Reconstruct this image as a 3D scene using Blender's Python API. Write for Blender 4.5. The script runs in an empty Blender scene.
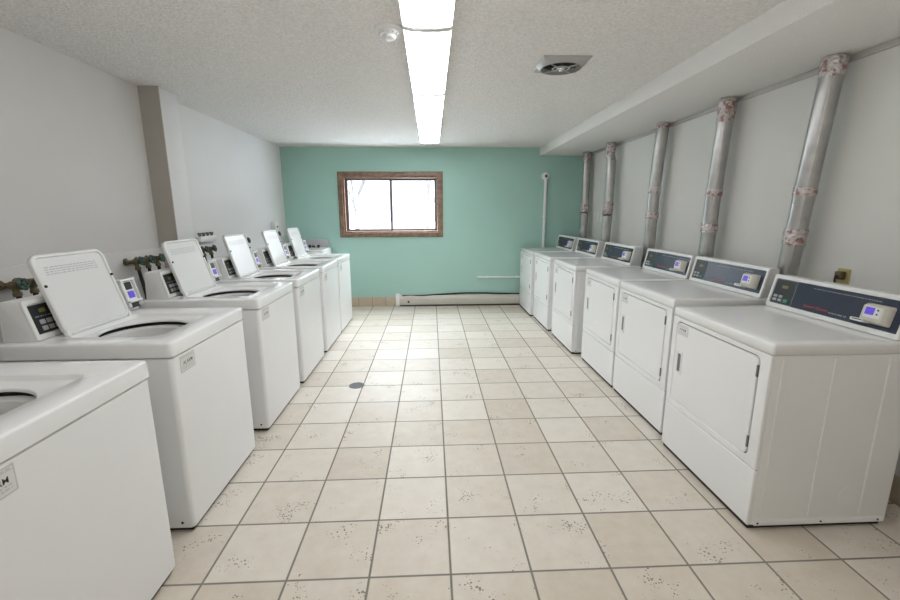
import bpy, bmesh, math, random
from mathutils import Vector, Matrix
random.seed(7)
COL = bpy.context.scene.collection
PI = math.pi
T = 0.312                      # floor tile pitch
CEIL = 2.262
XL, XR, YB, YN = -2.15, 2.13, 4.914, -3.0

# ------------------------------------------------------------------ materials
def mat(name, color, rough=0.5, metal=0.0, var=0.03, scale=6.0, bump=0.0, bscale=80.0, emit=None, estr=0.0, coat=0.0, spec=0.5):
    m = bpy.data.materials.new(name); m.use_nodes = True
    nt = m.node_tree; b = nt.nodes['Principled BSDF']
    tc = nt.nodes.new('ShaderNodeTexCoord')
    n = nt.nodes.new('ShaderNodeTexNoise'); n.inputs['Scale'].default_value = scale
    n.inputs['Detail'].default_value = 4
    nt.links.new(tc.outputs['Object'], n.inputs['Vector'])
    r = nt.nodes.new('ShaderNodeValToRGB')
    r.color_ramp.elements[0].position = 0.3; r.color_ramp.elements[1].position = 0.7
    c0 = [max(0, c * (1 - var)) for c in color]; c1 = [min(1, c * (1 + var)) for c in color]
    r.color_ramp.elements[0].color = (*c0, 1); r.color_ramp.elements[1].color = (*c1, 1)
    nt.links.new(n.outputs['Fac'], r.inputs['Fac'])
    nt.links.new(r.outputs['Color'], b.inputs['Base Color'])
    b.inputs['Roughness'].default_value = rough
    b.inputs['Metallic'].default_value = metal
    b.inputs['Specular IOR Level'].default_value = spec
    if coat: b.inputs['Coat Weight'].default_value = coat; b.inputs['Coat Roughness'].default_value = 0.1
    if bump:
        n2 = nt.nodes.new('ShaderNodeTexNoise'); n2.inputs['Scale'].default_value = bscale
        n2.inputs['Detail'].default_value = 3
        nt.links.new(tc.outputs['Object'], n2.inputs['Vector'])
        bp = nt.nodes.new('ShaderNodeBump'); bp.inputs['Strength'].default_value = bump
        bp.inputs['Distance'].default_value = 0.01
        nt.links.new(n2.outputs['Fac'], bp.inputs['Height'])
        nt.links.new(bp.outputs['Normal'], b.inputs['Normal'])
    if emit:
        b.inputs['Emission Color'].default_value = (*emit, 1)
        b.inputs['Emission Strength'].default_value = estr
    return m

M = {}
M['enamel'] = mat('white_enamel', (.84, .84, .835), .28, var=.012, scale=3)
M['enamel_top'] = mat('glossy_enamel_top', (.82, .82, .81), .14, var=.012, scale=3)
M['plastic'] = mat('white_plastic', (.80, .80, .78), .35, var=.015)
M['cream'] = mat('cream_plastic', (.62, .60, .53), .4, var=.03)
M['grey_side'] = mat('grey_enamel_side', (.66, .66, .65), .4, var=.015)
M['black'] = mat('black_panel', (.022, .024, .028), .35, var=.1)
M['slate'] = mat('slate_panel', (.035, .045, .07), .22, var=.08, scale=12)
M['rubber'] = mat('dark_rubber', (.02, .02, .02), .7, var=.1)
M['darkgap'] = mat('dark_gasket', (.045, .045, .045), .8, var=.1)
M['lcd'] = mat('lcd_yellow', (.15, .145, .05), .3, var=.2, scale=60, emit=(.5, .46, .08), estr=.05)
M['lcdblue'] = mat('lcd_blue', (.10, .06, .45), .3, var=.2, scale=80, emit=(.16, .09, .85), estr=.25)
M['button'] = mat('grey_button', (.42, .43, .43), .5, var=.05)
M['green_btn'] = mat('green_button', (.05, .30, .17), .5, var=.05)
M['red'] = mat('red_print', (.50, .03, .03), .5, var=.05)
M['ink'] = mat('black_ink', (.05, .05, .05), .6, var=.05)
M['greyink'] = mat('grey_ink', (.52, .52, .52), .6, var=.05)
M['lightink'] = mat('pale_ink', (.30, .32, .35), .6, var=.05)
M['steel'] = mat('basket_steel', (.16, .16, .16), .4, .5, var=.1, scale=30)
M['galv'] = mat('galvanised_duct', (.46, .455, .445), .30, .95, var=.12, scale=14, bump=.06, bscale=20)
M['chrome'] = mat('chrome', (.75, .76, .78), .15, 1.0, var=.03)
M['brass'] = mat('aged_brass', (.17, .14, .085), .45, .8, var=.2, scale=40)
M['valvegreen'] = mat('green_handle', (.035, .075, .055), .5, var=.3, scale=40)
M['pvc'] = mat('white_pvc', (.84, .86, .83), .4, var=.02)
M['paper'] = mat('paper', (.72, .72, .69), .6, var=.02)
M['wood'] = mat('brown_window_wood', (.235, .145, .095), .45, var=.35, scale=18, bump=.1, bscale=60)
M['sash'] = mat('dark_sash', (.16, .13, .14), .4, var=.1)
M['heater'] = mat('heater_enamel', (.60, .57, .51), .4, var=.03)
M['wall_white'] = mat('wall_paint_white', (.76, .75, .735), .75, var=.025, scale=1.2, bump=.05, bscale=120, spec=.25)
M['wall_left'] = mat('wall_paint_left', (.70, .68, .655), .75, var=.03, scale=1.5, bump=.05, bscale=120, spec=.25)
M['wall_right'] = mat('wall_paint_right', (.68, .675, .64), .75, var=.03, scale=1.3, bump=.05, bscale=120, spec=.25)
M['mint'] = mat('mint_paint', (.40, .62, .55), .6, var=.03, scale=1.0, bump=.04, bscale=100, spec=.3)
M['column'] = mat('shade_beige', (.46, .43, .385), .75, var=.03, bump=.05, spec=.25)  # beige darkened for shade on the column face; also on the unseen front wall
M['ceil'] = mat('popcorn_ceiling', (.82, .80, .77), .9, var=.10, scale=70, bump=1.0, bscale=70, spec=.1)
M['soffit'] = mat('soffit_paint', (.80, .785, .755), .85, var=.03, scale=90, bump=.5, bscale=160, spec=.15)
M['trimgrey'] = mat('grey_trim', (.50, .49, .47), .7, var=.05)
M['diffuser'] = mat('lamp_diffuser', (.9, .9, .9), .4, var=.01, emit=(.94, .97, 1), estr=9.5)
M['fixture'] = mat('fixture_enamel', (.8, .8, .78), .4, var=.01)
M['ventgrey'] = mat('vent_grey', (.42, .41, .40), .4, .2, var=.05)
M['darkgrey'] = mat('grey_recess', (.16, .165, .17), .5, var=.05)
M['drain'] = mat('drain_metal', (.16, .165, .17), .5, .6, var=.1)
M['sinkgrey'] = mat('grey_laminate', (.50, .49, .52), .5, var=.03)
M['snow'] = mat('darkened_snow', (.38, .39, .41), .8, var=.03)  # snow colour darkened to cut its daylight glare through the window panes
M['bark'] = mat('pale_bark', (.075, .07, .07), .9, var=.3, scale=20)
M['almond'] = mat('almond_plastic', (.42, .36, .16), .5, var=.1)

# foil tape: crumpled silver with red-brown print
def foil():
    m = bpy.data.materials.new('printed_foil_tape'); m.use_nodes = True
    nt = m.node_tree; b = nt.nodes['Principled BSDF']
    tc = nt.nodes.new('ShaderNodeTexCoord')
    n = nt.nodes.new('ShaderNodeTexNoise'); n.inputs['Scale'].default_value = 38; n.inputs['Detail'].default_value = 2
    nt.links.new(tc.outputs['Object'], n.inputs['Vector'])
    r = nt.nodes.new('ShaderNodeValToRGB'); e = r.color_ramp.elements
    e[0].position = .40; e[0].color = (.36, .20, .19, 1); e[1].position = .50; e[1].color = (.60, .56, .55, 1)
    nt.links.new(n.outputs['Fac'], r.inputs['Fac']); nt.links.new(r.outputs['Color'], b.inputs['Base Color'])
    b.inputs['Metallic'].default_value = .6; b.inputs['Roughness'].default_value = .35
    v = nt.nodes.new('ShaderNodeTexVoronoi'); v.inputs['Scale'].default_value = 60
    nt.links.new(tc.outputs['Object'], v.inputs['Vector'])
    bp = nt.nodes.new('ShaderNodeBump'); bp.inputs['Strength'].default_value = .6; bp.inputs['Distance'].default_value = .01
    nt.links.new(v.outputs['Distance'], bp.inputs['Height']); nt.links.new(bp.outputs['Normal'], b.inputs['Normal'])
    return m
M['foil'] = foil()

def glass():
    m = bpy.data.materials.new('window_glass'); m.use_nodes = True
    nt = m.node_tree; nt.nodes.remove(nt.nodes['Principled BSDF'])
    t = nt.nodes.new('ShaderNodeBsdfTransparent'); g = nt.nodes.new('ShaderNodeBsdfGlossy')
    g.inputs['Roughness'].default_value = .02
    n = nt.nodes.new('ShaderNodeTexNoise'); n.inputs['Scale'].default_value = 2
    mx = nt.nodes.new('ShaderNodeMixShader')
    mp = nt.nodes.new('ShaderNodeMapRange'); mp.inputs['To Min'].default_value = .05; mp.inputs['To Max'].default_value = .08
    nt.links.new(n.outputs['Fac'], mp.inputs['Value']); nt.links.new(mp.outputs['Result'], mx.inputs['Fac'])
    nt.links.new(t.outputs['BSDF'], mx.inputs[1]); nt.links.new(g.outputs['BSDF'], mx.inputs[2])
    nt.links.new(mx.outputs['Shader'], nt.nodes['Material Output'].inputs['Surface'])
    return m
M['glass'] = glass()

def tile_mat(name, axes, base, grout, pitch, gw, speck, rough=.42, off=(0, 0)):
    """tiles on a regular grid: per-tile tone, cloudy mottling, pitted specks, dark grout sunk a little"""
    m = bpy.data.materials.new(name); m.use_nodes = True
    nt = m.node_tree; b = nt.nodes['Principled BSDF']; N = nt.nodes.new; L = nt.links.new
    tc = N('ShaderNodeTexCoord'); sx = N('ShaderNodeSeparateXYZ'); L(tc.outputs['Object'], sx.inputs[0])
    def math_(op, a, bb=None, c=None):
        n = N('ShaderNodeMath'); n.operation = op
        for i, v in enumerate((a, bb, c)):
            if v is None: continue
            if isinstance(v, (int, float)): n.inputs[i].default_value = v
            else: L(v, n.inputs[i])
        return n.outputs[0]
    ds, cells = [], []
    for ax, o in zip(axes, off):
        u = math_('DIVIDE', math_('ADD', sx.outputs[ax], o), pitch)
        cells.append(math_('FLOOR', u))
        fr = math_('FRACT', u)
        ds.append(math_('MINIMUM', fr, math_('SUBTRACT', 1.0, fr)))
    d = math_('MULTIPLY', math_('MINIMUM', ds[0], ds[1]), pitch)
    gm = N('ShaderNodeMapRange'); gm.inputs['From Min'].default_value = gw * .38; gm.inputs['From Max'].default_value = gw * .62
    L(d, gm.inputs['Value'])                       # 0 = grout, 1 = tile
    cb = N('ShaderNodeCombineXYZ'); L(cells[0], cb.inputs[0]); L(cells[1], cb.inputs[1])
    wn = N('ShaderNodeTexWhiteNoise'); L(cb.outputs[0], wn.inputs['Vector'])
    n1 = N('ShaderNodeTexNoise'); n1.inputs['Scale'].default_value = 11; n1.inputs['Detail'].default_value = 10; n1.inputs['Roughness'].default_value = .68
    va = N('ShaderNodeVectorMath'); va.operation = 'MULTIPLY_ADD'; va.inputs[1].default_value = (7, 7, 7)
    L(cb.outputs[0], va.inputs[0]); L(tc.outputs['Object'], va.inputs[2]); L(va.outputs[0], n1.inputs['Vector'])
    t = math_('ADD', math_('MULTIPLY', wn.outputs['Value'], .45), math_('MULTIPLY', n1.outputs['Fac'], .75))
    r = N('ShaderNodeValToRGB'); e = r.color_ramp.elements
    e[0].position = .25; e[0].color = (base[0] * .85, base[1] * .80, base[2] * .73, 1)
    e[1].position = .85; e[1].color = (*[min(1, c * 1.07) for c in base], 1)
    L(t, r.inputs['Fac'])
    # pits
    v = N('ShaderNodeTexVoronoi'); v.inputs['Scale'].default_value = 95; v.inputs['Randomness'].default_value = 1
    L(tc.outputs['Object'], v.inputs['Vector'])
    n2 = N('ShaderNodeTexNoise'); n2.inputs['Scale'].default_value = 6.0; n2.inputs['Detail'].default_value = 3
    L(va.outputs[0], n2.inputs['Vector'])
    thr = N('ShaderNodeMapRange'); thr.inputs['From Min'].default_value = .50; thr.inputs['From Max'].default_value = .68
    thr.inputs['To Max'].default_value = .55
    L(n2.outputs['Fac'], thr.inputs['Value'])
    vs = N('ShaderNodeSeparateColor'); L(v.outputs['Color'], vs.inputs[0])
    size = math_('MULTIPLY', thr.outputs[0], vs.outputs[0])
    pit = math_('LESS_THAN', v.outputs['Distance'], size)
    pitf = math_('MULTIPLY', pit, speck)
    mx = N('ShaderNodeMix'); mx.data_type = 'RGBA'; L(pitf, mx.inputs['Factor']); L(r.outputs['Color'], mx.inputs['A'])
    mx.inputs['B'].default_value = (.17, .14, .10, 1)
    mg = N('ShaderNodeMix'); mg.data_type = 'RGBA'; L(gm.outputs[0], mg.inputs['Factor'])
    mg.inputs['A'].default_value = (*grout, 1); L(mx.outputs['Result'], mg.inputs['B'])
    L(mg.outputs['Result'], b.inputs['Base Color']); b.inputs['Specular IOR Level'].default_value = .35
    rr = N('ShaderNodeMapRange'); rr.inputs['To Min'].default_value = .85; rr.inputs['To Max'].default_value = rough
    L(gm.outputs[0], rr.inputs['Value']); L(rr.outputs[0], b.inputs['Roughness'])
    bp = N('ShaderNodeBump'); bp.inputs['Strength'].default_value = .5; bp.inputs['Distance'].default_value = .003
    h = math_('SUBTRACT', math_('ADD', gm.outputs[0], math_('MULTIPLY', n1.outputs['Fac'], .3)), math_('MULTIPLY', pit, .4))
    L(h, bp.inputs['Height']); L(bp.outputs['Normal'], b.inputs['Normal'])
    return m
M['floor'] = tile_mat('floor_tiles', (0, 1), (.69, .64, .57), (.23, .215, .18), T, .0085, .85, off=(0, 0))
M['basetile'] = tile_mat('base_tiles', (0, 2), (.60, .50, .40), (.30, .25, .20), .2, .007, .1, off=(.15, .06))
M['basetile_side'] = tile_mat('base_tiles_side', (1, 2), (.50, .44, .36), (.25, .2, .16), .2, .007, .1, off=(.15, .06))

# ------------------------------------------------------------------ helpers
def tag(o, label=None, cat=None, group=None, kind=None):
    if label: o['label'] = label
    if cat: o['category'] = cat
    if group: o['group'] = group
    if kind: o['kind'] = kind
    return o

def thing(name, loc, label, cat, group=None):
    o = bpy.data.objects.new(name, None); o.empty_display_size = .1; COL.objects.link(o)
    o.location = loc; o['origin'] = list(loc)
    return tag(o, label, cat, group)

def root_loc(o):
    while o.parent: o = o.parent
    return Vector(o['origin']) if 'origin' in o.keys() else Vector((0, 0, 0))

def obj(name, bm, m, parent=None, sharp=38, bevel=0, seg=2, loc=None):
    """link bm (world coordinates) as one mesh object; children are re-expressed about their thing's base"""
    if bevel:
        bmesh.ops.remove_doubles(bm, verts=bm.verts, dist=1e-6)
        ed = [e for e in bm.edges if len(e.link_faces) == 2 and e.calc_face_angle(0) > .6]
        bmesh.ops.bevel(bm, geom=ed, offset=bevel, segments=seg, profile=.5, affect='EDGES', clamp_overlap=True)
    bmesh.ops.recalc_face_normals(bm, faces=bm.faces)
    off = Vector((0, 0, 0))
    if parent is not None: off = root_loc(parent)
    elif loc is not None: off = Vector(loc)
    if off.length: bmesh.ops.translate(bm, verts=bm.verts, vec=-off)
    me = bpy.data.meshes.new(name); bm.to_mesh(me); bm.free()
    for p in me.polygons: p.use_smooth = True
    me.set_sharp_from_angle(angle=math.radians(sharp))
    me.materials.append(M[m] if isinstance(m, str) else m)
    o = bpy.data.objects.new(name, me); COL.objects.link(o)
    if parent is not None: o.parent = parent
    else:
        o.location = off; o['origin'] = list(off)
    return o

def B(): return bmesh.new()

def box(bm, x0, x1, y0, y1, z0, z1):
    v = [bm.verts.new((x, y, z)) for x in (x0, x1) for y in (y0, y1) for z in (z0, z1)]
    for f in ((0, 1, 3, 2), (4, 6, 7, 5), (0, 4, 5, 1), (2, 3, 7, 6), (0, 2, 6, 4), (1, 5, 7, 3)):
        bm.faces.new([v[i] for i in f])
    return bm

def bx(*a): return box(B(), *a)

def prism(bm, prof, y0, y1):
    """profile of (x, z) points pushed along y"""
    a = [bm.verts.new((x, y0, z)) for x, z in prof]; b = [bm.verts.new((x, y1, z)) for x, z in prof]
    n = len(prof)
    bm.faces.new(a); bm.faces.new(b[::-1])
    for i in range(n): bm.faces.new((a[i], b[i], b[(i + 1) % n], a[(i + 1) % n]))
    return bm

def loops(bm, ls, cap0=False, cap1=False, closed=False):
    vs = [[bm.verts.new(p) for p in l] for l in ls]
    n = len(vs[0]); k = len(vs)
    for j in range(k if closed else k - 1):
        a, b = vs[j], vs[(j + 1) % k]
        for i in range(n): bm.faces.new((a[i], a[(i + 1) % n], b[(i + 1) % n], b[i]))
    if cap0: bm.faces.new(vs[0][::-1])
    if cap1: bm.faces.new(vs[-1])
    return bm

def circ(c, r, ax=Vector((0, 0, 1)), n=32):
    ax = Vector(ax).normalized(); c = Vector(c)
    u = ax.orthogonal().normalized(); w = ax.cross(u)
    return [c + u * r * math.cos(2 * PI * i / n) + w * r * math.sin(2 * PI * i / n) for i in range(n)]

def lathe(bm, c, ax, prof, n=32, cap=True):
    """prof: (distance along axis, radius)"""
    ax = Vector(ax).normalized(); c = Vector(c)
    return loops(bm, [circ(c + ax * h, max(r, 1e-4), ax, n) for h, r in prof], cap, cap)

def tube(bm, pts, r, n=12):
    pts = [Vector(p) for p in pts]; ls = []
    u = None
    for i, p in enumerate(pts):
        d = (pts[min(i + 1, len(pts) - 1)] - pts[max(i - 1, 0)]).normalized()
        if u is None: u = d.orthogonal().normalized()
        u = (u - d * u.dot(d)).normalized(); w = d.cross(u)
        rr = r[i] if isinstance(r, (list, tuple)) else r
        ls.append([p + u * rr * math.cos(2 * PI * k / n) + w * rr * math.sin(2 * PI * k / n) for k in range(n)])
    return loops(bm, ls, True, True)

def smooth_path(pts, k=6):
    pts = [Vector(p) for p in pts]; out = []
    P = [pts[0]] + pts + [pts[-1]]
    for i in range(1, len(P) - 2):
        p0, p1, p2, p3 = P[i - 1:i + 3]
        for j in range(k):
            t = j / k
            out.append(.5 * ((2 * p1) + (p2 - p0) * t + (2 * p0 - 5 * p1 + 4 * p2 - p3) * t * t + (3 * p1 - p0 - 3 * p2 + p3) * t ** 3))
    return out + [pts[-1]]

class F:
    """a flat frame: O origin, S to the reader's right, T up, N outward"""
    def __init__(s, O, S, Tt): s.O = Vector(O); s.S = Vector(S).normalized(); s.T = Vector(Tt).normalized(); s.N = s.S.cross(s.T)
    def p(s, a, b, n=0): return s.O + s.S * a + s.T * b + s.N * n
    def box(s, bm, a0, a1, b0, b1, n0, n1):
        v = [bm.verts.new(s.p(a, b, n)) for a in (a0, a1) for b in (b0, b1) for n in (n0, n1)]
        for f in ((0, 1, 3, 2), (4, 6, 7, 5), (0, 4, 5, 1), (2, 3, 7, 6), (0, 2, 6, 4), (1, 5, 7, 3)):
            bm.faces.new([v[i] for i in f])
        return bm
    def rr(s, a0, a1, b0, b1, r, n, seg=5):
        out = []
        for (ca, cb, st) in ((a1 - r, b1 - r, 0), (a0 + r, b1 - r, 1), (a0 + r, b0 + r, 2), (a1 - r, b0 + r, 3)):
            for i in range(seg + 1):
                t = (st + i / seg) * PI / 2
                out.append(s.p(ca + r * math.cos(t), cb + r * math.sin(t), n))
        return out
    def plate(s, bm, a0, a1, b0, b1, r, n0, n1, ch=.002, seg=5):
        return loops(bm, [s.rr(a0, a1, b0, b1, r, n0, seg), s.rr(a0, a1, b0, b1, r, n1 - ch, seg),
                          s.rr(a0 + ch, a1 - ch, b0 + ch, b1 - ch, max(r - ch, 1e-3), n1, seg)], True, True)
    def ring(s, bm, o, i, ro, ri, n0, n1, ch=.002, seg=5):
        """o, i = (a0, a1, b0, b1) outer and inner rectangles"""
        def g(q, d): return (q[0] + d, q[1] - d, q[2] + d, q[3] - d)
        return loops(bm, [s.rr(*o, ro, n0, seg), s.rr(*o, ro, n1 - ch, seg), s.rr(*g(o, ch), max(ro - ch, 1e-3), n1, seg),
                          s.rr(*g(i, -ch), ri + ch, n1, seg), s.rr(*i, ri, n1 - ch, seg), s.rr(*i, ri, n0, seg)], closed=True)

def text_into(bm, fr, s, a, b, h, n, bold=False, width=None):
    cu = bpy.data.curves.new('lettering', 'FONT'); cu.body = s; cu.size = 1; cu.extrude = .0
    if bold: cu.offset = .006
    o = bpy.data.objects.new('lettering', cu); COL.objects.link(o)
    dg = bpy.context.evaluated_depsgraph_get(); ev = o.evaluated_get(dg); me = ev.to_mesh()
    xs = [v.co.x for v in me.vertices]; ys = [v.co.y for v in me.vertices]
    x0, x1, y0, y1 = min(xs), max(xs), min(ys), max(ys)
    k = h / (y1 - y0); kx = k if width is None else width / (x1 - x0)
    vs = [bm.verts.new(fr.p(a + (v.co.x - x0) * kx, b + (v.co.y - y0) * k, n)) for v in me.vertices]
    for p in me.polygons:
        try: bm.faces.new([vs[i] for i in p.vertices])
        except ValueError: pass
    ev.to_mesh_clear(); bpy.data.objects.remove(o); bpy.data.curves.remove(cu)
    return bm

def lines(bm, fr, a0, a1, rows, h, n, gap=.35, seed=1):
    """rows of small unreadable printing"""
    rnd = random.Random(seed)
    for b in rows:
        a = a0
        while a < a1:
            w = min(rnd.uniform(1.5, 5) * h, a1 - a)
            if w > .2 * h: fr.box(bm, a, a + w, b, b + h, n, n + .0002)
            a += w + h * rnd.uniform(.6, 1.4)
    return bm

def struct(name, bm, m, **k):
    o = obj(name, bm, m, **k); o['kind'] = 'structure'; return o

# ------------------------------------------------------------------ the room
struct('floor', bx(XL - .15, XR + .15, YN - .15, YB + .12, -.08, 0), 'floor')
struct('ceiling', bx(XL - .15, XR + .15, YN - .15, YB + .15, CEIL, CEIL + .1), 'ceil')
struct('wall_left', bx(XL - .15, XL, YN, YB, 0, CEIL), 'wall_left')
struct('wall_right', bx(XR, XR + .15, YN, YB, 0, CEIL), 'wall_right')
struct('wall_front', bx(XL - .15, XR + .15, YN - .15, YN, 0, CEIL), 'column')  # unseen front wall, in the beige darkened for the column's shade
WX0, WX1, WZ0, WZ1 = -1.31, .055, 1.08, 1.875
bm = B()
box(bm, XL - .15, WX0, YB, YB + .15, 0, CEIL); box(bm, WX1, XR + .15, YB, YB + .15, 0, CEIL)
box(bm, WX0, WX1, YB, YB + .15, 0, WZ0); box(bm, WX0, WX1, YB, YB + .15, WZ1, CEIL)
struct('wall_back', bm, 'mint')
struct('ceiling_soffit', bx(1.49, XR, YN, YB, 2.148, CEIL), 'soffit', bevel=.004)
struct('trim_1', bx(XR - .02, XR, YN, YB, 2.118, 2.148), 'trimgrey', bevel=.003)
struct('wall_column', bx(XL, -2.005, 2.01, 2.24, 0, CEIL), 'wall_white', bevel=.003)
struct('column_shade_panel', bx(XL, -2.006, 2.004, 2.010, 0, CEIL), 'column')  # added panel, its darker beige stands in for shade on the column face
# low furred-out lower half of the left wall, ledge rounded
struct('trim_2', bx(XL, XL + .022, YN, 2.01, 0, 1.115), 'wall_left', bevel=.006, seg=3)
struct('wall_furring', bx(XL, XL + .012, 2.24, YB, 0, CEIL), 'wall_white')
struct('baseboard_back', bx(XL + .02, -.605, YB - .012, YB, 0, .135), 'basetile', bevel=.003)
struct('baseboard_right', bx(XR - .012, XR, YN, YB, 0, .135), 'basetile_side', bevel=.003)
struct('baseboard_left', bx(XL + .022, XL + .034, YN, 2.0, 0, .135), 'basetile_side', bevel=.003)

# window: brown wood casing and jambs, two sashes in dark metal, two panes
w = thing('window_1', ((WX0 + WX1) / 2, YB, WZ0), None, None); w['kind'] = 'structure'
fb = F((0, YB, 0), (1, 0, 0), (0, 0, 1))          # N points to -y, into the room
O_ = (-1.368, .112, 1.022, 1.933)
bm = B(); fb.ring(bm, O_, (O_[0] + .062, O_[1] - .062, O_[2] + .062, O_[3] - .062), .002, .002, 0, .022, .004, 2)
obj('casing', bm, 'wood', w)
bm = B(); fb.ring(bm, (WX0, WX1, WZ0, WZ1), (WX0 + .026, WX1 - .026, WZ0 + .026, WZ1 - .026), .001, .001, -.145, -.001, .003, 2)
obj('jamb', bm, 'wood', w)
mx_ = -.635
for a0, a1, d in ((WX0 + .027, mx_ + .02, -.075), (mx_ - .02, WX1 - .027, -.11)):
    q = (a0, a1, WZ0 + .027, WZ1 - .027)
    bm = B(); fb.ring(bm, q, (a0 + .036, a1 - .036, q[2] + .03, q[3] - .03), .001, .001, d - .022, d, .003, 2)
    s_ = obj('sash', bm, 'sash', w)
    bm = B(); fb.box(bm, a0 + .027, a1 - .027, q[2] + .027, q[3] - .027, d - .014, d - .010)
    obj('pane', bm, 'glass', s_)
struct('ground_outside', bx(-30, 30, YB + .3, 50, -.2, .45), 'snow')

# bare trees and a leaning pole outside
def tree(x, y, h, seed, label):
    rnd = random.Random(seed); bm = B()
    def br(p, d, L, r, k):
        q = p + d * L; mid = (p + q) / 2 + Vector((rnd.uniform(-.03, .03), 0, rnd.uniform(-.03, .03))) * L
        tube(bm, [p, mid, q], [r, r * .8, r * .6], 6)
        if k:
            for _ in range(3):
                nd = (d + Vector((rnd.uniform(-.8, .8), rnd.uniform(-.6, .6), rnd.uniform(-.1, .5)))).normalized()
                br(q if _ else mid, nd, L * rnd.uniform(.55, .75), r * .55, k - 1)
    br(Vector((x, y, .45)), Vector((.05, 0, 1)).normalized(), h * .38, .07, 4)
    tag(obj('bare_tree', bm, 'bark', loc=(x, y, .45)), label, 'tree')
tree(-1.9, 9.5, 3.6, 3, 'bare pale tree seen through the left window pane')
tree(-.2, 12.0, 3.8, 5, 'bare thin tree far behind the right window pane')
bm = tube(B(), [(-.28, 7.2, .449), (-.18, 7.3, 1.75)], .018, 8)
tag(obj('leaning_pole', bm, 'bark', loc=(-.28, 7.2, .449)), 'thin leaning pole stuck in the snow outside the right pane', 'pole')

# ------------------------------------------------------------------ washers
def washer(xf, y0, label, seed, sticker=True, reader=True):
    W, D, Z = .68, .69, .86
    y1 = y0 + W; xb = xf - D
    t = thing('top_load_washer', (xf - D / 2, (y0 + y1) / 2, 0), label, 'washing machine', 'top-loading washers along the left wall')
    # cabinet: open-topped shell with rounded upright corners
    fr = F((0, 0, 0), (1, 0, 0), (0, 1, 0))          # N = +z
    def R_(d, r, z): return fr.rr(xb + d, xf - .006 - d, y0 + d + .004, y1 - d - .004, r, z, 6)
    bm = loops(B(), [R_(.03, .014, .022), R_(.004, .018, .022), R_(0, .02, .027), R_(0, .02, .79), R_(.004, .018, .794), R_(.03, .014, .794), R_(.03, .014, .03)], False, True)
    cab = obj('cabinet', bm, 'enamel', t)
    for fx in (xb + .07, xf - .075):
        for fy in (y0 + .07, y1 - .07):
            obj('foot', lathe(B(), (fx, fy, 0), (0, 0, 1), [(0, .024), (.012, .024), (.017, .012), (.03, .012)], 16), 'rubber', t)
    obj('toe_shadow_strip', bx(xb + .05, xf - .022, y0 + .02, y1 - .02, .003, .0215), 'rubber', t).name = 'base_shade_strip'  # black slab standing in for the shade under the cabinet
    # worktop with sunken well and round mouth
    cx, cy, R = xf - .290, y1 - .375, .172
    ox0, ox1, oy0, oy1 = xb, xf, y0, y1
    rx0, rx1, ry0, ry1 = xf - .480, xf - .105, y1 - .575, y1 - .140
    def angs():
        s = {round(2 * PI * i / 96, 5) for i in range(96)}
        for (a, b, c, d) in ((ox0, ox1, oy0, oy1), (rx0, rx1, ry0, ry1)):
            for X in (a, b):
                for Y in (c, d):
                    s.add(round(math.atan2(Y - cy, X - cx) % (2 * PI), 5))
        s = sorted(s); return s
    A = angs()
    def rect(d, z, q, r=.02):
        a, b, c, e = q[0] + d, q[1] - d, q[2] + d, q[3] - d; out = []
        for th in A:
            dx, dy = math.cos(th), math.sin(th)
            k = min((b - cx) / dx if dx > 1e-9 else 1e9, (a - cx) / dx if dx < -1e-9 else 1e9,
                    (e - cy) / dy if dy > 1e-9 else 1e9, (c - cy) / dy if dy < -1e-9 else 1e9)
            X, Y = cx + dx * k, cy + dy * k
            # pull rounded corners in
            qx = a + r if X < a + r else (b - r if X > b - r else X)
            qy = c + r if Y < c + r else (e - r if Y > e - r else Y)
            v = Vector((X - qx, Y - qy))
            if abs(v.x) > 1e-9 and abs(v.y) > 1e-9: v = v.normalized() * r; X, Y = qx + v.x, qy + v.y
            out.append(Vector((X, Y, z)))
        return out
    def cir(r, z): return [Vector((cx + r * math.cos(th), cy + r * math.sin(th), z)) for th in A]
    o4, r4 = (ox0, ox1, oy0, oy1), (rx0, rx1, ry0, ry1)
    bm = loops(B(), [cir(R + .03, .797), rect(.0, .800, o4, .02), rect(0, .806, o4, .02), rect(.0015, .850, o4, .02), rect(.004, .8570, o4, .02),
                     rect(.010, .8600, o4, .02), rect(.028, .8608, o4, .02),
                     rect(-.003, .8608, r4, .03), rect(0, .859, r4, .03), rect(.005, .846, r4, .03), rect(.009, .8440, r4, .03),
                     cir(R + .004, .8440), cir(R + .001, .8425), cir(R - .001, .838), cir(R - .001, .832), cir(R + .03, .829)], closed=True)
    obj('worktop', bm, 'enamel_top', t, sharp=50)
    # tub: white balance ring, steel basket, agitator
    bm = lathe(B(), (cx, cy, 0), (0, 0, 1), [(.70, .195), (.806, .195), (.813, .188), (.814, .178), (.806, .162), (.772, .158), (.70, .165)], 48, False)
    obj('balance_ring', bm, 'plastic', t)
    bm = lathe(B(), (cx, cy, 0), (0, 0, 1), [(.715, .213), (.30, .213), (.29, .05), (.31, .05), (.31, .2), (.70, .2)], 48, False)
    obj('basket', bm, 'steel', t)
    bm = lathe(B(), (cx, cy, 0), (0, 0, 1), [(.29, .15), (.32, .14), (.38, .06), (.55, .035), (.60, .03), (.61, .001)], 32, True)
    obj('agitator', bm, 'plastic', t)
    # dark rubber gasket under the mouth
    bm = lathe(B(), (cx, cy, 0), (0, 0, 1), [(.8135, .192), (.816, .198), (.828, .1985), (.828, .2015), (.797, .2015), (.797, .196), (.8135, .192)], 48, False)
    obj('mouth_gasket', bm, 'rubber', t)
    # console
    fbx, fbz, ftx, ftz = xf - .548, .862, xf - .588, 1.022
    cy0, cy1 = y0 + .045, y1 - .03
    prof = [(xf - .675, .8605), (fbx, .8605), (fbx, .868), (ftx, ftz - .006), (ftx - .008, ftz), (xf - .66, ftz + .002), (xf - .668, ftz - .006)]
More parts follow.
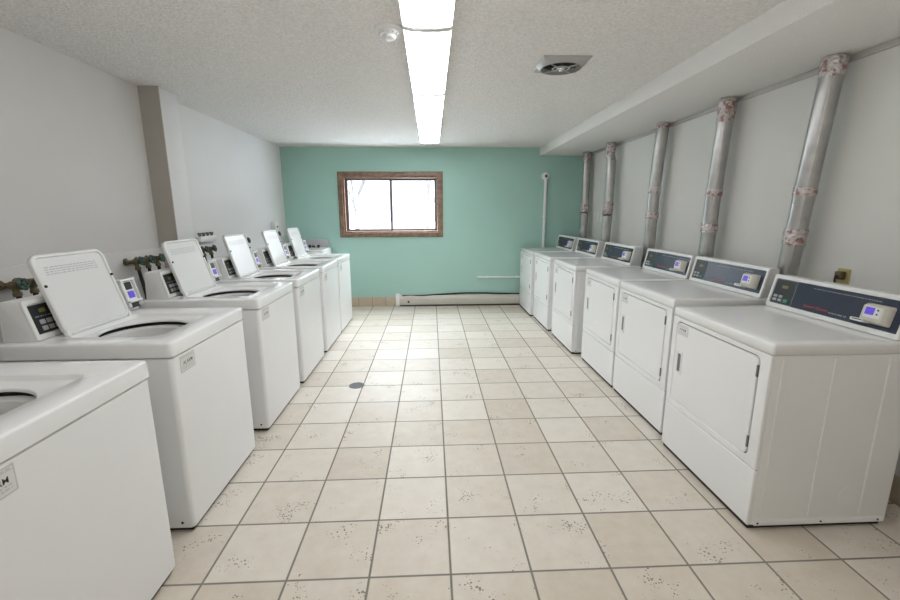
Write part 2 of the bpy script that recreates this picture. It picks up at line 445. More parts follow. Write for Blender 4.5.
    con = obj('console', prism(B(), prof, cy0, cy1), 'enamel', t, bevel=.0025)
    L = math.hypot(ftx - fbx, ftz - fbz)
    fc = F((fbx, cy0, fbz), (0, 1, 0), (ftx - fbx, 0, ftz - fbz))
    cw = cy1 - cy0
    bm = B(); fc.ring(bm, (0, cw, .0, L + .002), (.018, cw - .018, .02, L - .018), .008, .005, -.001, .011, .003)
    obj('bezel', bm, 'plastic', con)
    bm = B(); fc.box(bm, .0175, cw - .0175, .0195, L - .0175, .0004, .003)
    pan = obj('faceplate', bm, 'grey_side', con)
    bm = B(); fc.plate(bm, .022, .20, .024, L - .022, .003, .003, .0052, .001)
    kp = obj('keypad', bm, 'black', con)
    bm = B(); fc.plate(bm, .062, .092, L - .056, L - .040, .002, .005, .0058, .0004); obj('display', bm, 'lcd', kp)
    bm = B()
    for i in range(3):
        for j in range(2): fc.plate(bm, .046 + i * .031, .070 + i * .031, .034 + j * .027, .053 + j * .027, .002, .005, .0075, .0008)
    obj('button_pad', bm, 'button', kp)
    bm = B(); lines(bm, fc, .035, .185, [.092], .004, .0054, seed=seed); obj('keypad_print', bm, 'lightink', kp)
    # card reader on the far end of the console
    rd = cw - .098
    bm = B(); fc.plate(bm, rd, rd + .078, .02, L - .008, .006, .003, .040, .004); rb = obj('card_reader', bm, 'plastic', t)
    bm = B(); fc.plate(bm, rd + .018, rd + .067, L - .055, L - .016, .003, .039, .0412, .0005); obj('reader_window', bm, 'black', rb)
    bm = B(); fc.plate(bm, rd + .020, rd + .065, L - .100, L - .064, .003, .039, .0412, .0005); obj('reader_screen', bm, 'lcdblue', rb)
    bm = B(); fc.plate(bm, rd + .016, rd + .07, .014, .040, .003, .039, .0412, .0005); obj('card_slot', bm, 'black', rb)
    bm = B(); fc.box(bm, rd - .012, rd + .098, L - .010, L + .002, .006, .050); fc.box(bm, rd + .083, rd + .090, .02, L - .006, .006, .05)
    fc.box(bm, rd - .004, rd + .092, .042, .052, .012, .056)
    obj('reader_bracket', bm, 'plastic', rb, bevel=.003)
    # lid, swung up and leaning back
    hx, hz = xf - .492, .861
    ly0, ly1 = y1 - .562, y1 - .172
    fl = F((hx, ly0, hz), (0, 1, 0), (-.100, 0, .345)); LL = .350; lw = ly1 - ly0
    bm = loops(B(), [fl.rr(.004, lw - .004, .004, LL - .004, .036, -.014), fl.rr(0, lw, 0, LL, .04, -.010), fl.rr(0, lw, 0, LL, .04, .006), fl.rr(.003, lw - .003, .003, LL - .003, .038, .009),
                     fl.rr(.012, lw - .012, .012, LL - .012, .030, .009), fl.rr(.016, lw - .016, .016, LL - .016, .027, .001)], True, True)
    lid = obj('lid', bm, 'enamel_top', t, sharp=45)
    for a in (.010, lw - .010):
        obj('bumper', lathe(B(), fl.p(a, LL * .62, .006), fl.N, [(0, .006), (.007, .006), (.009, .004)], 12), 'rubber', lid)
        obj('hinge', bm=fl.box(B(), a - .009, a + .009, -.002, .02, -.004, .012), m='plastic', parent=lid)
    bm = B(); lines(bm, fl, .05, lw - .06, [LL - .058, LL - .068, LL - .078, LL - .088], .0045, .0012, seed=seed + 3)
    obj('instruction_print', bm, 'greyink', lid)
    if sticker:
        fs = F((xf - .006, y0 + .055, .712), (0, 1, 0), (0, 0, 1))
        bm = B(); fs.plate(bm, 0, .11, 0, .072, .003, 0, .0012, .0004); st = obj('alarm_sticker', bm, 'paper', t)
        bm = B(); fs.ring(bm, (.002, .108, .002, .07), (.0045, .1055, .0045, .0675), .002, .001, .001, .0014, .0001)
        fs.box(bm, .004, .106, .057, .0585, .0012, .0014)
        lines(bm, fs, .012, .098, [.0605], .004, .0012, seed=2)
        lines(bm, fs, .014, .096, [.022, .013], .004, .0012, seed=5)
        obj('sticker_print', bm, 'greyink', st)
        obj('sticker_word', text_into(B(), fs, 'ALARM', .020, .031, .016, .0016, True, .07), 'ink', st)
    for yy, sx in ((y0 + .004, 1),):
        obj('side_screw', lathe(B(), (xf - .055, yy, .05), (0, -1, 0), [(0, .006), (.003, .005)], 10), 'darkgap', t)
    return t

washer(-1.058, -.598, 'white top-loading washer nearest the camera, its cropped round mouth at the left edge', 11)
XW = -1.096
wl = [(.270, 'second white washer from the camera, raised lid, yellow display and keypad fully visible beside it'),
      (1.15, 'third white washer from the camera, raised lid, standing just before the wall column'),
      (1.925, 'fourth white washer from the camera, raised lid reflecting light, two washers before the last'),
      (2.715, 'fifth white washer from the camera, raised lid, directly before the last washer'),
      (3.44, 'last white washer of the row, raised lid, closest to the mint green wall')]
for i, (y, l) in enumerate(wl): washer(XW, y, l, 20 + i)

# ------------------------------------------------------------------ dryers
def dryer(xf, y0, y1, label, seed, brand=True):
    D, Z = .632, .845; xb = xf + D; W = y1 - y0
    t = thing('front_load_dryer', (xf + D / 2, (y0 + y1) / 2, 0), label, 'tumble dryer', 'front-loading dryers along the right wall')
    fr = F((0, 0, 0), (1, 0, 0), (0, 1, 0))
    def R_(d, z, r=.012): return fr.rr(xf + .012 + d, xb - d, y0 + .003 + d, y1 - .003 - d, r, z, 4)
    bm = loops(B(), [R_(.006, .022), R_(0, .026), R_(0, .792), R_(.003, .795)], True, True)
    cab = obj('cabinet', bm, 'enamel', t)
    # pressed ribs and bottom flange on both sides
    for yy, sg in ((y0 + .003, -1), (y1 - .003, 1)):
        fs = F((0, yy, 0), (sg * -1, 0, 0), (0, 0, 1))
        s_ = fs.S.x; bm = B()
        for xr, wd in ((.052, .003), (.268, .005), (.50, .005)):
            x_ = (xf + xr) * s_
            loops(bm, [fs.rr(x_ - wd, x_ + wd, .06, .78, .003, 0, 3), fs.rr(x_ - wd * .4, x_ + wd * .4, .064, .776, .001, .004, 3)], False, True)
        loops(bm, [fs.rr(min((xf + .03) * s_, (xb - .01) * s_), max((xf + .03) * s_, (xb - .01) * s_), .02, .05, .004, 0, 3),
                   fs.rr(min((xf + .033) * s_, (xb - .013) * s_), max((xf + .033) * s_, (xb - .013) * s_), .023, .046, .004, .003, 3)], False, True)
        c = fs.p((xf + .44) * s_, .15, 0)
        loops(bm, [circ(c, .052, fs.N, 32), circ(c + fs.N * .0015, .050, fs.N, 32), circ(c + fs.N * .0015, .047, fs.N, 32), circ(c, .045, fs.N, 32)])
        obj('side_pressing', bm, 'enamel', cab)
        for xr in (.045, .33, .59):
            obj('side_screw', lathe(B(), fs.p((xf + xr) * s_, .034, .002), fs.N, [(0, .005), (.003, .004)], 8), 'darkgap', cab)
    for fx in (xf + .07, xb - .07):
        for fy in (y0 + .06, y1 - .06):
            obj('foot', lathe(B(), (fx, fy, 0), (0, 0, 1), [(0, .022), (.010, .022), (.02, .012)], 14), 'rubber', t)
    bm = bx(xf + .010, xb - .02, y0 + .012, y1 - .012, .003, .0215); obj('base_shade_strip', bm, 'rubber', t)  # black slab drawing the shadow line at the dryer's foot
    # front frame in reader's coordinates: S runs toward -y
    ff = F((xf + .012, y1 - .003, 0), (0, -1, 0), (0, 0, 1)); w = W - .006
    do = (.043, w - .058, .322, .772)
    bm = B(); ff.ring(bm, (0, w, .288, .794), do, .006, .028, 0, .012, .004, 6)
    obj('front_panel', bm, 'enamel', t)
    bm = B(); ff.plate(bm, 0, w, .023, .284, .006, 0, .012, .004); obj('kick_panel', bm, 'enamel', t)
    bm = B(); ff.box(bm, do[0] - .01, do[1] + .01, do[2] - .01, do[3] + .01, -.0005, .0015)
    ff.box(bm, .004, w - .004, .282, .290, -.0005, .003); obj('door_gasket', bm, 'darkgap', t)
    g = .005
    bm = B(); ff.plate(bm, do[0] + g, do[1] - g, do[2] + g, do[3] - g, .025, .0015, .0135, .003, 6); door = obj('door', bm, 'enamel', t)
    hs = do[0] + .055
    bm = B(); ff.ring(bm, (hs - .024, hs + .024, .485, .615), (hs - .014, hs + .014, .50, .60), .004, .003, .0135, .017, .0015); hd = obj('door_handle', bm, 'plastic', door)
    bm = B(); ff.box(bm, hs - .0145, hs + .0145, .4995, .6005, .0135, .0142); obj('finger_recess', bm, 'darkgrey', hd)
    for z in (.39, .71):
        bm = B(); ff.box(bm, do[1] - .008, do[1] + .002, z - .026, z + .026, .011, .0165); obj('hinge', bm, 'steel', door, bevel=.001)
    fs = F(ff.p(do[0] + .012, .705, .0136), ff.S, ff.T)
    bm = B(); fs.plate(bm, 0, .095, 0, .057, .003, 0, .0008, .0003); st = obj('alarm_sticker', bm, 'paper', door)
    # worktop
    def T_(d, z, r=.012): return fr.rr(xf + d, xb - d, y0 + d, y1 - d, r, z, 5)
    bm = loops(B(), [T_(.004, .7965), T_(0, .80), T_(0, .833), T_(.002, .841), T_(.008, .8446), T_(.05, .845)], True, True)
    obj('worktop', bm, 'enamel_top', t, sharp=50)
    # console
    fbx, fbz, ftx, ftz = xf + .525, .8455, xf + .562, 1.018
    prof = [(xf + .625, .8452), (fbx - .004, .8452), (fbx, .853), (ftx, ftz - .008), (ftx + .01, ftz), (xf + .612, ftz + .002), (xf + .618, ftz - .004)]
    con = obj('console', prism(B(), prof, y0 + .012, y1 - .012), 'grey_side', t, bevel=.003)
    cw = W - .024; L = math.hypot(ftx - fbx, ftz - fbz)
    fc = F((fbx, y1 - .012, fbz), (0, -1, 0), (ftx - fbx, 0, ftz - fbz))
    bm = B(); fc.ring(bm, (-.004, cw + .004, 0, L + .003), (.012, cw - .012, .024, L - .018), .01, .004, -.002, .010, .003)
    obj('bezel', bm, 'plastic', con)
    bm = B(); fc.box(bm, .011, cw - .011, .023, L - .017, -.001, .004); pl = obj('control_panel', bm, 'slate', con)
    bm = B(); fc.ring(bm, (.014, .150, .026, L - .020), (.016, .148, .028, L - .022), .003, .002, .004, .0046, .0003)
    obj('keypad_outline', bm, 'lightink', con); bm = B()
    lines(bm, fc, .25, .58, [L - .037], .003, .0041, seed=seed); obj('panel_print', bm, 'lightink', con)
    bm = B(); fc.plate(bm, .018, .146, .030, L - .024, .002, .004, .0043, .0001); kp = obj('keypad', bm, 'black', con)
    bm = B(); fc.plate(bm, .062, .100, L - .066, L - .050, .002, .0043, .0050, .0003); obj('display', bm, 'lcd', kp)
    bm = B()
    for i in range(2):
        for j in range(2): fc.plate(bm, .026 + i * .034, .050 + i * .034, .038 + j * .020, .052 + j * .020, .003, .0043, .0065, .0008)
    obj('button_pad', bm, 'button', kp)
    bm = B(); fc.plate(bm, .096, .122, .036, .054, .003, .0043, .0065, .0008); obj('start_button', bm, 'green_btn', kp)
    bm = text_into(B(), fc, 'Speed Queen', .225, .040, .016, .0043, True, .135); obj('brand_lettering', bm, 'red', con)
    bm = B(); lines(bm, fc, .366, .455, [.0405], .005, .0042, seed=4); obj('brand_subline', bm, 'lightink', con)
    # card reader
    r0 = cw - .150
    fr2 = F(fc.p(r0, .050, .004), fc.S, fc.T)
    bm = loops(B(), [fr2.rr(-.006, .104, -.008, .078, .008, 0), fr2.rr(-.004, .102, -.006, .076, .010, .018), fr2.rr(0, .092, 0, .070, .010, .032), fr2.rr(.004, .088, .004, .066, .008, .035)], True, True)
    rd = obj('card_reader', bm, 'cream', con)
    bm = B(); fr2.plate(bm, .012, .080, .016, .064, .004, .0345, .0362, .0006); obj('reader_face', bm, 'plastic', rd)
    bm = B(); fr2.plate(bm, .016, .054, .028, .060, .002, .0362, .0368, .0002); obj('reader_screen', bm, 'lcdblue', rd)
    bm = B()
    for b_ in (.034, .052): lathe(bm, fr2.p(.068, b_, .036), fr2.N, [(0, .004), (.002, .0035)], 10)
    obj('reader_button', bm, 'ink', rd)
    bm = B(); fr2.box(bm, -.026, .03, -.010, .004, .010, .048); obj('card_slot', bm, 'plastic', rd, bevel=.003)
    bm = B(); fr2.box(bm, -.016, .026, -.003, .001, .047, .0485); obj('slot_mouth', bm, 'black', rd)
    # sticker print is deepest detail and belongs to the door
    bm = B(); fs.ring(bm, (.002, .093, .002, .055), (.004, .091, .004, .053), .002, .001, .0006, .001, .0001)
    lines(bm, fs, .01, .085, [.045], .004, .0009, seed=3); obj('sticker_word', text_into(B(), fs, 'ALARM', .018, .026, .012, .0012, True, .058), 'ink', door)
    lines(bm, fs, .01, .085, [.016, .009], .003, .0009, seed=6); obj('sticker_print', bm, 'greyink', door)
    return t

dl = [(1.295, .170, .885, 'white front-loading dryer nearest the camera, showing its ribbed grey side'),
      (1.338, .970, 1.690, 'second white dryer from the camera, just beyond a narrow gap'),
      (1.338, 1.712, 2.410, 'third white dryer from the camera, tight against the second'),
      (1.288, 2.54, 3.25, 'fourth white dryer from the camera, its side exposed beyond the gap'),
      (1.272, 3.37, 4.07, 'fifth white dryer from the camera, directly before the last one'),
      (1.240, 4.11, 4.83, 'last white dryer of the row, against the mint green wall')]
for i, (x, a, b, l) in enumerate(dl):
    dr = dryer(x, a, b, l, 40 + i)
    if i: dr.scale.z = 1.02          # the rear five stand a little taller on their feet

# ------------------------------------------------------------------ exhaust ducts
def duct(pts, bands, label, xd, r=.052, elbow_top=False):
    """pts from the top down; bands = (z, half height)"""
    base = (pts[-1][0], pts[-1][1], .12)
    t = thing('exhaust_duct', (base[0], base[1], .0), label, 'duct', 'metal dryer exhaust ducts')
    top = Vector(pts[0])
    for k in range(len(pts) - 1):
        a, b = Vector(pts[k]), Vector(pts[k + 1]); d = (b - a).normalized()
        rr = r - .0015 * (k % 2)
        bm = tube(B(), [a, b], rr, 28)
        obj('duct_section', bm, 'galv', t)
        # rolled lock seam along the section
        off = Vector((-.55, -.83, 0)) * rr
        bm = tube(B(), [a + off, b + off], .0028, 6); obj('lock_seam', bm, 'galv', t)
    b = Vector(pts[-1])
    obj('floor_stand', tube(B(), [(b.x, b.y, 0), (b.x, b.y, .148)], .02, 10), 'galv', t)
    el = [b + Vector((0, 0, .01))] + [b + Vector((-.05 * (1 - math.cos(q)), 0, -.07 * math.sin(q))) for q in (0.0, .4, .8, 1.2, 1.57)]
    el.append(Vector((xd + .0008, b.y, b.z - .07)))
    obj('duct_elbow', tube(B(), el, r, 24), 'galv', t)
    def at(z):
        for k in range(len(pts) - 1):
            a, c = Vector(pts[k]), Vector(pts[k + 1])
            if c.z <= z <= a.z:
                q = (a.z - z) / (a.z - c.z); return a.lerp(c, q), (c - a).normalized()
        return Vector(pts[0]), Vector((0, 0, -1))
    rnd = random.Random(int(abs(pts[0][1]) * 100))
    for z, h in bands:
        c, d = at(z); ls = []
        for i in range(7):
            q = (i / 6 - .5) * 2
            cc = c + d * h * q; R = r + .0035
            rg = circ(cc, R, d, 28)
            ls.append([cc + (p - cc) * (1 + rnd.uniform(-.025, .05)) + d * rnd.uniform(-.004, .004) for p in rg])
        obj('foil_tape', loops(B(), ls), 'foil', t, sharp=20)
    return t
ZT = 2.147
xd = [d[0] + .632 for d in dl]
duct([(2.045, .935, ZT), (2.030, .985, 1.40), (2.036, 1.09, .20)], [(2.095, .045), (1.47, .022), (1.22, .045)], 'shiny metal duct nearest the camera, printed foil tape low and at its top', xd[1])
duct([(2.050, 1.76, ZT), (2.035, 1.785, 1.45), (2.030, 1.80, .20)], [(2.06, .075), (1.50, .025), (1.24, .03)], 'second metal duct from the camera, wide band of red-printed tape at its top', xd[2])
duct([(2.045, 2.62, ZT), (2.030, 2.645, 1.60), (2.022, 2.66, .20)], [(1.56, .03), (1.33, .03), (2.12, .02)], 'third metal duct from the camera, two thin tape bands at mid height', xd[3])
duct([(2.030, 3.72, ZT), (2.02, 3.72, 2.02), (2.035, 3.70, 1.95), (2.03, 3.69, 1.46), (2.00, 3.63, 1.32), (1.995, 3.62, .20)], [(2.06, .07), (1.40, .07)], 'fourth metal duct from the camera, with a crooked taped offset halfway up', xd[4])
duct([(2.035, 4.52, ZT), (2.035, 4.50, 1.45), (2.02, 4.46, 1.35), (2.02, 4.45, .20)], [(2.08, .05), (1.40, .06)], 'last metal duct, in the corner beside the mint green wall', xd[5])

# ------------------------------------------------------------------ ceiling fixtures
def lamp(y0, y1, label):
    x0, x1 = -.184, .054; cx = (x0 + x1) / 2
    t = thing('ceiling_light', (cx, (y0 + y1) / 2, CEIL), label, 'ceiling light', 'fluorescent lights in a line on the ceiling')
    obj('housing', bx(x0 + .02, x1 - .02, y0 + .006, y1 - .006, CEIL - .03, CEIL), 'fixture', t, bevel=.003)
    def prof(w, zb):
        return [(cx - w, CEIL - .008), (cx - w, zb + .012), (cx - w + .012, zb + .003), (cx - w * .5, zb - .002), (cx, zb - .004), (cx + w * .5, zb - .002), (cx + w - .012, zb + .003), (cx + w, zb + .012), (cx + w, CEIL - .008)]
    wd = (x1 - x0) / 2
    for sx in (x0, x1 - .004): obj('side_skirt', bx(sx, sx + .004, y0 + .016, y1 - .016, CEIL - .034, CEIL), 'fixture', t, bevel=.001)
    obj('diffuser', prism(B(), prof(wd - .006, CEIL - .046), y0 + .018, y1 - .018), 'diffuser', t, sharp=60)
    for a, b in ((y0, y0 + .022), (y1 - .022, y1)):
        obj('end_cap', prism(B(), prof(wd, CEIL - .054), a, b), 'fixture', t, bevel=.002)
    return t
for a, b, l in ((-.365, .832, 'fluorescent ceiling light nearest the camera, cropped by the top edge'), (.838, 1.99, 'second fluorescent ceiling light from the camera, beside the smoke detector'),
                (1.996, 3.085, 'third fluorescent ceiling light from the camera'), (3.091, 4.25, 'last fluorescent ceiling light, closest to the mint green wall')):
    lamp(a, b, l)

# added fill light behind the camera, aimed up to brighten the ceiling
def area(name, loc, rot, sx, sy, power, color):
    l = bpy.data.lights.new(name, 'AREA'); l.shape = 'RECTANGLE'; l.size = sx; l.size_y = sy; l.energy = power; l.color = color
    o = bpy.data.objects.new(name, l); COL.objects.link(o); o.location = loc; o.rotation_euler = rot
area('ceiling_fill', (0, YN + .9, 1.0), (PI, 0, 0), 2.6, .9, 27, (1, 1, 1))

# smoke detector
sx_, sy_ = -.258, .965
t = thing('smoke_detector', (sx_, sy_, CEIL), 'round white smoke detector on the ceiling beside the lights', 'smoke detector')
obj('base_ring', lathe(B(), (sx_, sy_, CEIL), (0, 0, -1), [(0, .072), (.010, .072), (.014, .066)], 40), 'plastic', t)
bd = obj('sensor_body', lathe(B(), (sx_, sy_, CEIL), (0, 0, -1), [(.012, .050), (.024, .050), (.032, .044), (.034, .034), (.046, .032), (.052, .024), (.053, .001)], 40), 'plastic', t)
bm = B()
for i in range(12):
    a = 2 * PI * i / 12; c = Vector((sx_ + .046 * math.cos(a), sy_ + .046 * math.sin(a), CEIL - .029))
    lathe(bm, c, (math.cos(a), math.sin(a), -.3), [(0, .004), (.004, .003)], 6)
obj('sensor_slots', bm, 'greyink', bd)

# exhaust fan grille
gx, gy, gs = .755, 1.455, .145
t = thing('ceiling_fan_grille', (gx, gy, CEIL), 'square grey fan grille with a dark round opening on the ceiling', 'ceiling vent')
n = 64
def sq(h, z):
    out = []
    for i in range(n):
        a = 2 * PI * i / n + PI / 4; c, s = math.cos(a), math.sin(a); k = h / max(abs(c), abs(s))
        out.append(Vector((gx + c * k, gy + s * k, z)))
    return out
def ci(r, z): return [Vector((gx + r * math.cos(2 * PI * i / n + PI / 4), gy + r * math.sin(2 * PI * i / n + PI / 4), z)) for i in range(n)]
bm = loops(B(), [sq(gs, CEIL), sq(gs, CEIL - .006), sq(gs - .006, CEIL - .010), ci(.126, CEIL - .030), ci(.120, CEIL - .030), ci(.117, CEIL - .002)])
obj('cover_plate', bm, 'ventgrey', t)
obj('fan_cavity', lathe(B(), (gx, gy, CEIL - .0005), (0, 0, -1), [(0, .118), (.003, .118)], 48), 'rubber', t)
bm = B()
for r_ in (.050,):
    loops(bm, [ci(r_ + .005, CEIL - .028), ci(r_ + .003, CEIL - .031), ci(r_ - .005, CEIL - .031), ci(r_ - .005, CEIL - .026)], closed=True)
for i in range(4):
    a = PI / 4 + i * PI / 2; d = Vector((math.cos(a), math.sin(a), 0))
    tube(bm, [Vector((gx, gy, CEIL - .029)) + d * .02, Vector((gx, gy, CEIL - .029)) + d * .112], .004, 8)
obj('grille_rings', bm, 'ventgrey', t)
obj('centre_knob', lathe(B(), (gx, gy, CEIL - .020), (0, 0, -1), [(0, .03), (.012, .028), (.018, .012), (.026, .010), (.027, .001)], 24), 'chrome', t)
bm = B()
for i in range(7):
    a = 2 * PI * i / 7; d = Vector((math.cos(a), math.sin(a), 0)); s = Vector((-d.y, d.x, 0))
    c = Vector((gx, gy, CEIL - .012))
    v = [bm.verts.new(c + d * r0 + s * q + Vector((0, 0, z))) for r0, q, z in ((.025, -.008, .004), (.095, -.018, .005), (.095, .018, -.006), (.025, .008, -.004))]
    v2 = [bm.verts.new(x.co + Vector((0, 0, -.0015))) for x in v]
    bm.faces.new(v); bm.faces.new(v2[::-1])
    for k in range(4): bm.faces.new((v[k], v2[k], v2[(k + 1) % 4], v[(k + 1) % 4]))
obj('fan_blades', bm, 'rubber', t)

# ------------------------------------------------------------------ back wall fittings
hx0, hx1 = -.60, 1.262
t = thing('baseboard_heater', ((hx0 + hx1) / 2, YB, 0), 'long cream baseboard heater along the foot of the mint wall', 'heater')
y = YB
prof = [(y - .002, .022), (y - .062, .022), (y - .066, .03), (y - .066, .118), (y - .060, .124), (y - .052, .132), (y - .046, .152), (y - .030, .168), (y - .002, .172)]
def prism_x(bm, prof, x0, x1):
    a = [bm.verts.new((x0, yy, zz)) for yy, zz in prof]; b = [bm.verts.new((x1, yy, zz)) for yy, zz in prof]
    bm.faces.new(a); bm.faces.new(b[::-1]); k = len(prof)
    for i in range(k): bm.faces.new((a[i], b[i], b[(i + 1) % k], a[(i + 1) % k]))
    return bm
obj('heater_body', prism_x(B(), prof, hx0 + .055, hx1), 'heater', t)
obj('end_cover', bx(hx0, hx0 + .056, y - .074, y - .001, .012, .188), 'plastic', t, bevel=.005)
obj('outlet_slot', bx(hx0 + .06, hx1 - .002, y - .0675, y - .05, .006, .0215), 'rubber', t)
obj('thermostat_knob', lathe(B(), (hx0 + .19, y - .066, .07), (0, -1, 0), [(0, .017), (.014, .015), (.015, .001)], 20), 'rubber', t)
pts = [(hx0 + .10, y - .045, .158)]
k = 22
for i in range(k + 1):
    q = i / k; pts.append((hx0 + .12 + q * (hx1 - hx0 - .13), y - .036 + .006 * math.sin(i * 1.3), .168 + .012 * math.sin(q * 7 + 4) + .014 * q))
bm = tube(B(), smooth_path(pts, 4), .0105, 8)
tag(obj('black_cable', bm, 'rubber', loc=(hx0 + .1, y - .036, .165)), 'black cable lying along the top of the baseboard heater', 'cable')

# standpipe with round cap
px, py = 1.583, YB - .030
t = thing('vent_pipe', (px, py, 0), 'upright white pipe with a round cap on the mint wall', 'pipe')
obj('riser', tube(B(), [(px, py, 0), (px, py, 1.80), (px, py, 1.862)], .021, 20), 'pvc', t)
c = obj('round_cap', lathe(B(), (px, YB, 1.868), (0, -1, 0), [(0, .056), (.03, .056), (.042, .050), (.052, .036), (.053, .001)], 36), 'pvc', t)
obj('cap_opening', lathe(B(), (px, YB - .052, 1.868), (0, -1, -.2), [(0, .020), (.006, .018)], 16), 'darkgap', c)
obj('riser_coupling', tube(B(), [(px, py - .012, 1.80), (px, py - .012, 1.84)], .023, 20), 'pvc', c)
obj('strap', bx(px - .028, px + .028, YB - .052, YB, 1.30, 1.315), 'pvc', t, bevel=.002)
t = thing('drain_line', (.63, YB, .42), 'horizontal white pipe low on the mint wall beside the dryers', 'pipe')
obj('line_pipe', tube(B(), [(.63, YB - .014, .421), (1.555, YB - .014, .420)], .0145, 16), 'pvc', t)
obj('end_plug', tube(B(), [(.618, YB - .014, .421), (.638, YB - .014, .421)], .016, 16), 'pvc', t)
for xx in (.75, 1.2):
    obj('pipe_clip', bx(xx, xx + .014, YB - .029, YB, .402, .440), 'pvc', t, bevel=.002)

# wall outlets on the right wall
def outlet(y, z, label, m, plug):
    t = thing('wall_outlet', (XR, y, z), label, 'outlet')
    bm = B(); f = F((XR, y + .036, z - .058), (0, -1, 0), (0, 0, 1)); f.plate(bm, 0, .072, 0, .116, .006, 0, .006, .002); pl = obj('cover', bm, m, t)
    for b_ in (.02, .066):
        bm = B(); f.plate(bm, .020, .052, b_, b_ + .03, .008, .006, .0085, .001); s = obj('socket', bm, m, pl)
    if plug:
        bm = B(); f.plate(bm, .018, .054, .060, .102, .008, .0085, .04, .004); obj('plug', bm, 'brass', t)
        pts = [f.p(.036, .081, .036), f.p(.036, .06, .048), f.p(.036, -.05, .03), f.p(.03, -.3, .02), f.p(.03, -.6, .02)]
        obj('power_cord', tube(B(), smooth_path(pts), .005, 8), 'rubber', t)
outlet(.765, 1.005, 'yellowed outlet with a plug above the nearest dryer', 'almond', True)
outlet(4.22, 1.29, 'small pale outlet between the two farthest ducts', 'plastic', False)

# floor drain
dx_, dy_ = -.675, 1.878
t = thing('floor_drain', (dx_, dy_, 0), 'round grey metal floor drain set in the tiles near the washers', 'floor drain')
obj('drain_ring', lathe(B(), (dx_, dy_, 0), (0, 0, 1), [(-.001, .062), (.003, .061), (.005, .055), (.003, .047), (.0015, .046)], 40), 'drain', t)
bm = B()
for i in range(-3, 4):
    h = math.sqrt(.044 ** 2 - (i * .012) ** 2); box(bm, dx_ - h, dx_ + h, dy_ + i * .012 - .0025, dy_ + i * .012 + .0025, .001, .0035)
obj('drain_grate', bm, 'drain', t)
obj('drain_pit', lathe(B(), (dx_, dy_, 0), (0, 0, 1), [(.0002, .046), (.0008, .046)], 32), 'rubber', t)

# ------------------------------------------------------------------ water valves behind the washers
def valves(y, z, label, n=2, span=.16, wall=XL + .022, seed=1, out=.10):
    ty = lambda v: min(max(v, .0), 4.04) if v < 4.2 else 4.04 - (4.4 - v) * .3
    t = thing('water_valve', (wall, y, z), label, 'water valve', 'supply valves on the left wall')
    obj('supply_pipe', tube(B(), [(wall + .03, y - span / 2 - .03, z - .005), (wall + .03, y + span / 2 + .03, z - .005)], .011, 12), 'brass', t)
    for k in range(n):
        yy = y + (k - (n - 1) / 2) * span / max(1, n - 1) if n > 1 else y
        bm = lathe(B(), (wall, yy, z), (1, 0, 0), [(0, .024), (.006, .024), (.008, .012), (.05, .012), (.055, .019), (.085, .021), (.09, .014), (out, .012)], 20)
        lathe(bm, (wall + .07, yy, z), (.2, 0, -1), [(0, .014), (.035, .014), (.036, .018), (.055, .018)], 14)
        v = obj('valve_body', bm, 'brass', t)
        bm = B(); c = Vector((wall + out + .012, yy, z + .006)); axx = Vector((1, 0, .25)).normalized()
        u = axx.orthogonal().normalized(); w = axx.cross(u); ls = []
        for i in range(40):
            a = 2 * PI * i / 40; R = .024 + .003 * math.cos(a * 6)
            d = u * math.cos(a) + w * math.sin(a); ring = []
            for j in range(8):
                b_ = 2 * PI * j / 8; ring.append(c + d * (R + .0075 * math.cos(b_)) + axx * .0075 * math.sin(b_))
            ls.append(ring)
        loops(bm, ls, closed=True)
        for i in range(3):
            a = 2 * PI * i / 3; d = u * math.cos(a) + w * math.sin(a); tube(bm, [c - d * 0, c + d * .025], .004, 6)
        lathe(bm, c - axx * .02, axx, [(0, .006), (.012, .010), (.028, .010), (.03, .006)], 12)
        obj('wheel_handle', bm, 'valvegreen', v)
        pts = [(wall + .081, yy, z - .05), (wall + .085, yy + .01, z - .12), (wall + .13, yy + .03 * (1 if k else -1), z - .26), (wall + .12, (yy + ty(yy)) / 2, .45), (wall + .12, ty(yy), .08), (wall + .15, ty(yy), .013), (wall + .19, ty(yy), .0118), (wall + .24, ty(yy), .0118)]
        obj('hose', tube(B(), smooth_path(pts), .011, 10), 'rubber', t)
valves(.755, 1.03, 'dark green valve pair on the wall behind the second washer', span=.09)
valves(1.69, 1.045, 'wide set of dark green valves on the wall behind the third washer', n=3, span=.22)
valves(2.53, 1.05, 'dark valve pair beside the column, under the white box', span=.13, wall=XL + .012)
valves(3.30, 1.075, 'dark valve pair on the wall between fourth and fifth raised lids', span=.10, wall=XL + .012)
valves(4.28, 1.10, 'dark valve pair on the wall behind the last washer', span=.08, wall=XL + .012)
t = thing('wall_junction_box', (XL + .012, 2.62, 1.175), 'pale grey box with fittings on the wall above the valves past the column', 'junction box')
obj('box_body', bx(XL + .012, XL + .062, 2.50, 2.78, 1.115, 1.165), 'plastic', t, bevel=.005)
for k in range(4):
    obj('fitting', lathe(B(), (XL + .040, 2.53 + k * .07, 1.162), (0, 0, 1), [(0, .012), (.018, .012), (.02, .017), (.034, .016)], 14), 'steel', t)
t = thing('wall_box', (XL + .012, 4.40, 1.20), 'small pale wall box beyond the fifth raised lid', 'wall box')
obj('box_body', bx(XL + .012, XL + .07, 4.33, 4.47, 1.16, 1.26), 'plastic', t, bevel=.006)
obj('box_latch', bx(XL + .07, XL + .078, 4.385, 4.415, 1.18, 1.20), 'ink', t, bevel=.002)

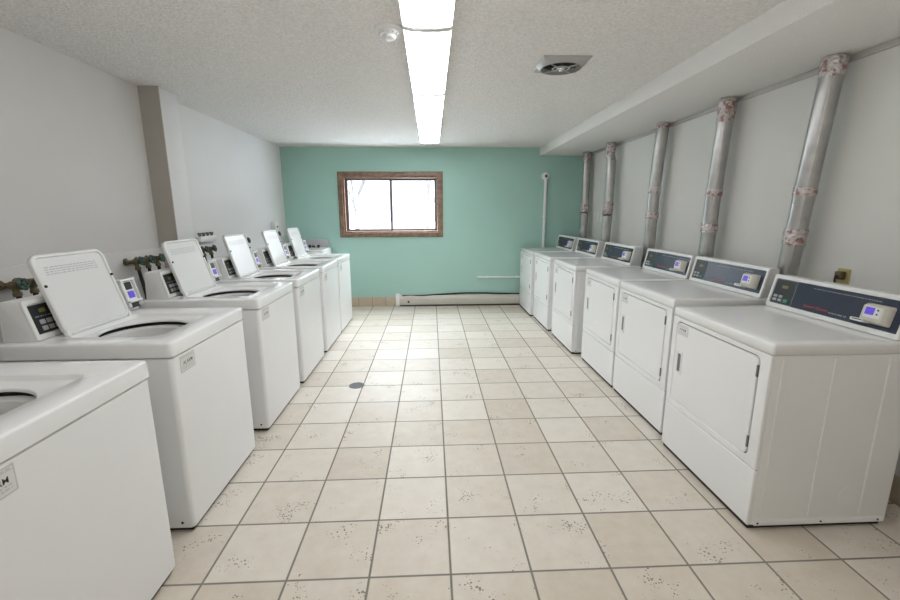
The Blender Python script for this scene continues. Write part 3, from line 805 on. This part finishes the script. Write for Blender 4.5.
# utility sink in the corner
t = thing('utility_sink', (-1.76, 4.66, 0), 'pale utility sink with a grey splash panel in the far corner', 'sink')
obj('splash_panel', bx(-1.955, -1.545, YB - .022, YB - .002, .80, .992), 'sinkgrey', t, bevel=.004)
fr = F((0, 0, 0), (1, 0, 0), (0, 1, 0))
q = (-1.97, -1.50, 4.40, YB - .024)
bm = loops(B(), [fr.rr(*q, .03, .50), fr.rr(*q, .03, .862), fr.rr(q[0] - .006, q[1] + .006, q[2] - .006, q[3] + .0, .03, .868), fr.rr(q[0] - .004, q[1] + .004, q[2] - .004, q[3], .03, .880),
                 fr.rr(q[0] + .03, q[1] - .03, q[2] + .03, q[3] - .04, .03, .880), fr.rr(q[0] + .04, q[1] - .04, q[2] + .04, q[3] - .05, .03, .86), fr.rr(q[0] + .06, q[1] - .06, q[2] + .06, q[3] - .07, .03, .56)], True, True)
obj('basin', bm, 'plastic', t)
for x_ in (-1.93, -1.54):
    for y_ in (4.44, 4.86): obj('leg', tube(B(), [(x_, y_, 0), (x_, y_, .51)], .016, 12), 'plastic', t)
bm = tube(B(), smooth_path([(-1.74, 4.86, .879), (-1.74, 4.86, .90), (-1.74, 4.82, .915), (-1.74, 4.76, .90)]), .011, 12)
f_ = obj('faucet', bm, 'rubber', t)
for dx in (-.06, .06): obj('tap_handle', lathe(B(), (-1.74 + dx, 4.86, .879), (0, 0, 1), [(0, .018), (.02, .012), (.03, .02), (.04, .018)], 14), 'rubber', f_)

# ------------------------------------------------------------------ world, camera, view
W_ = bpy.data.worlds.new('overcast_sky'); bpy.context.scene.world = W_; W_.use_nodes = True
nt = W_.node_tree; bg = nt.nodes['Background']
bg.inputs['Color'].default_value = (.84, .93, 1, 1)
tc = nt.nodes.new('ShaderNodeTexCoord'); sp = nt.nodes.new('ShaderNodeSeparateXYZ'); mr = nt.nodes.new('ShaderNodeMapRange')
nt.links.new(tc.outputs['Generated'], sp.inputs[0]); nt.links.new(sp.outputs['Z'], mr.inputs['Value'])
mr.inputs['From Min'].default_value = .12; mr.inputs['From Max'].default_value = .6
mr.inputs['To Min'].default_value = 2.0; mr.inputs['To Max'].default_value = 23
nt.links.new(mr.outputs[0], bg.inputs['Strength'])

cam = bpy.data.cameras.new('camera'); co = bpy.data.objects.new('camera', cam); COL.objects.link(co)
cam.sensor_width = 36; cam.lens = 429.2 / 900 * 36; cam.clip_start = .02; cam.clip_end = 200
Rw = [[0.9990661343274638, -0.04301257485607673, -0.004096052273636311], [-0.012573781270533768, -0.19873300817730258, -0.9799730054880904], [0.04133714146549976, 0.9791093452036144, -0.19908824895108873]]
r, d, f = [Vector(v) for v in Rw]
m = Matrix((r, -d, -f)).transposed().to_4x4(); m.translation = Vector((-.0585, -1.4049, 1.3617))
co.matrix_world = m
sc = bpy.context.scene; sc.camera = co
sc.view_settings.view_transform = 'Standard'; sc.view_settings.look = 'None'
sc.view_settings.gamma = 1; sc.view_settings.use_curve_mapping = False
sc.view_settings.exposure = 0.48
for o in list(bpy.data.objects):
    if 'origin' in o.keys(): del o['origin']
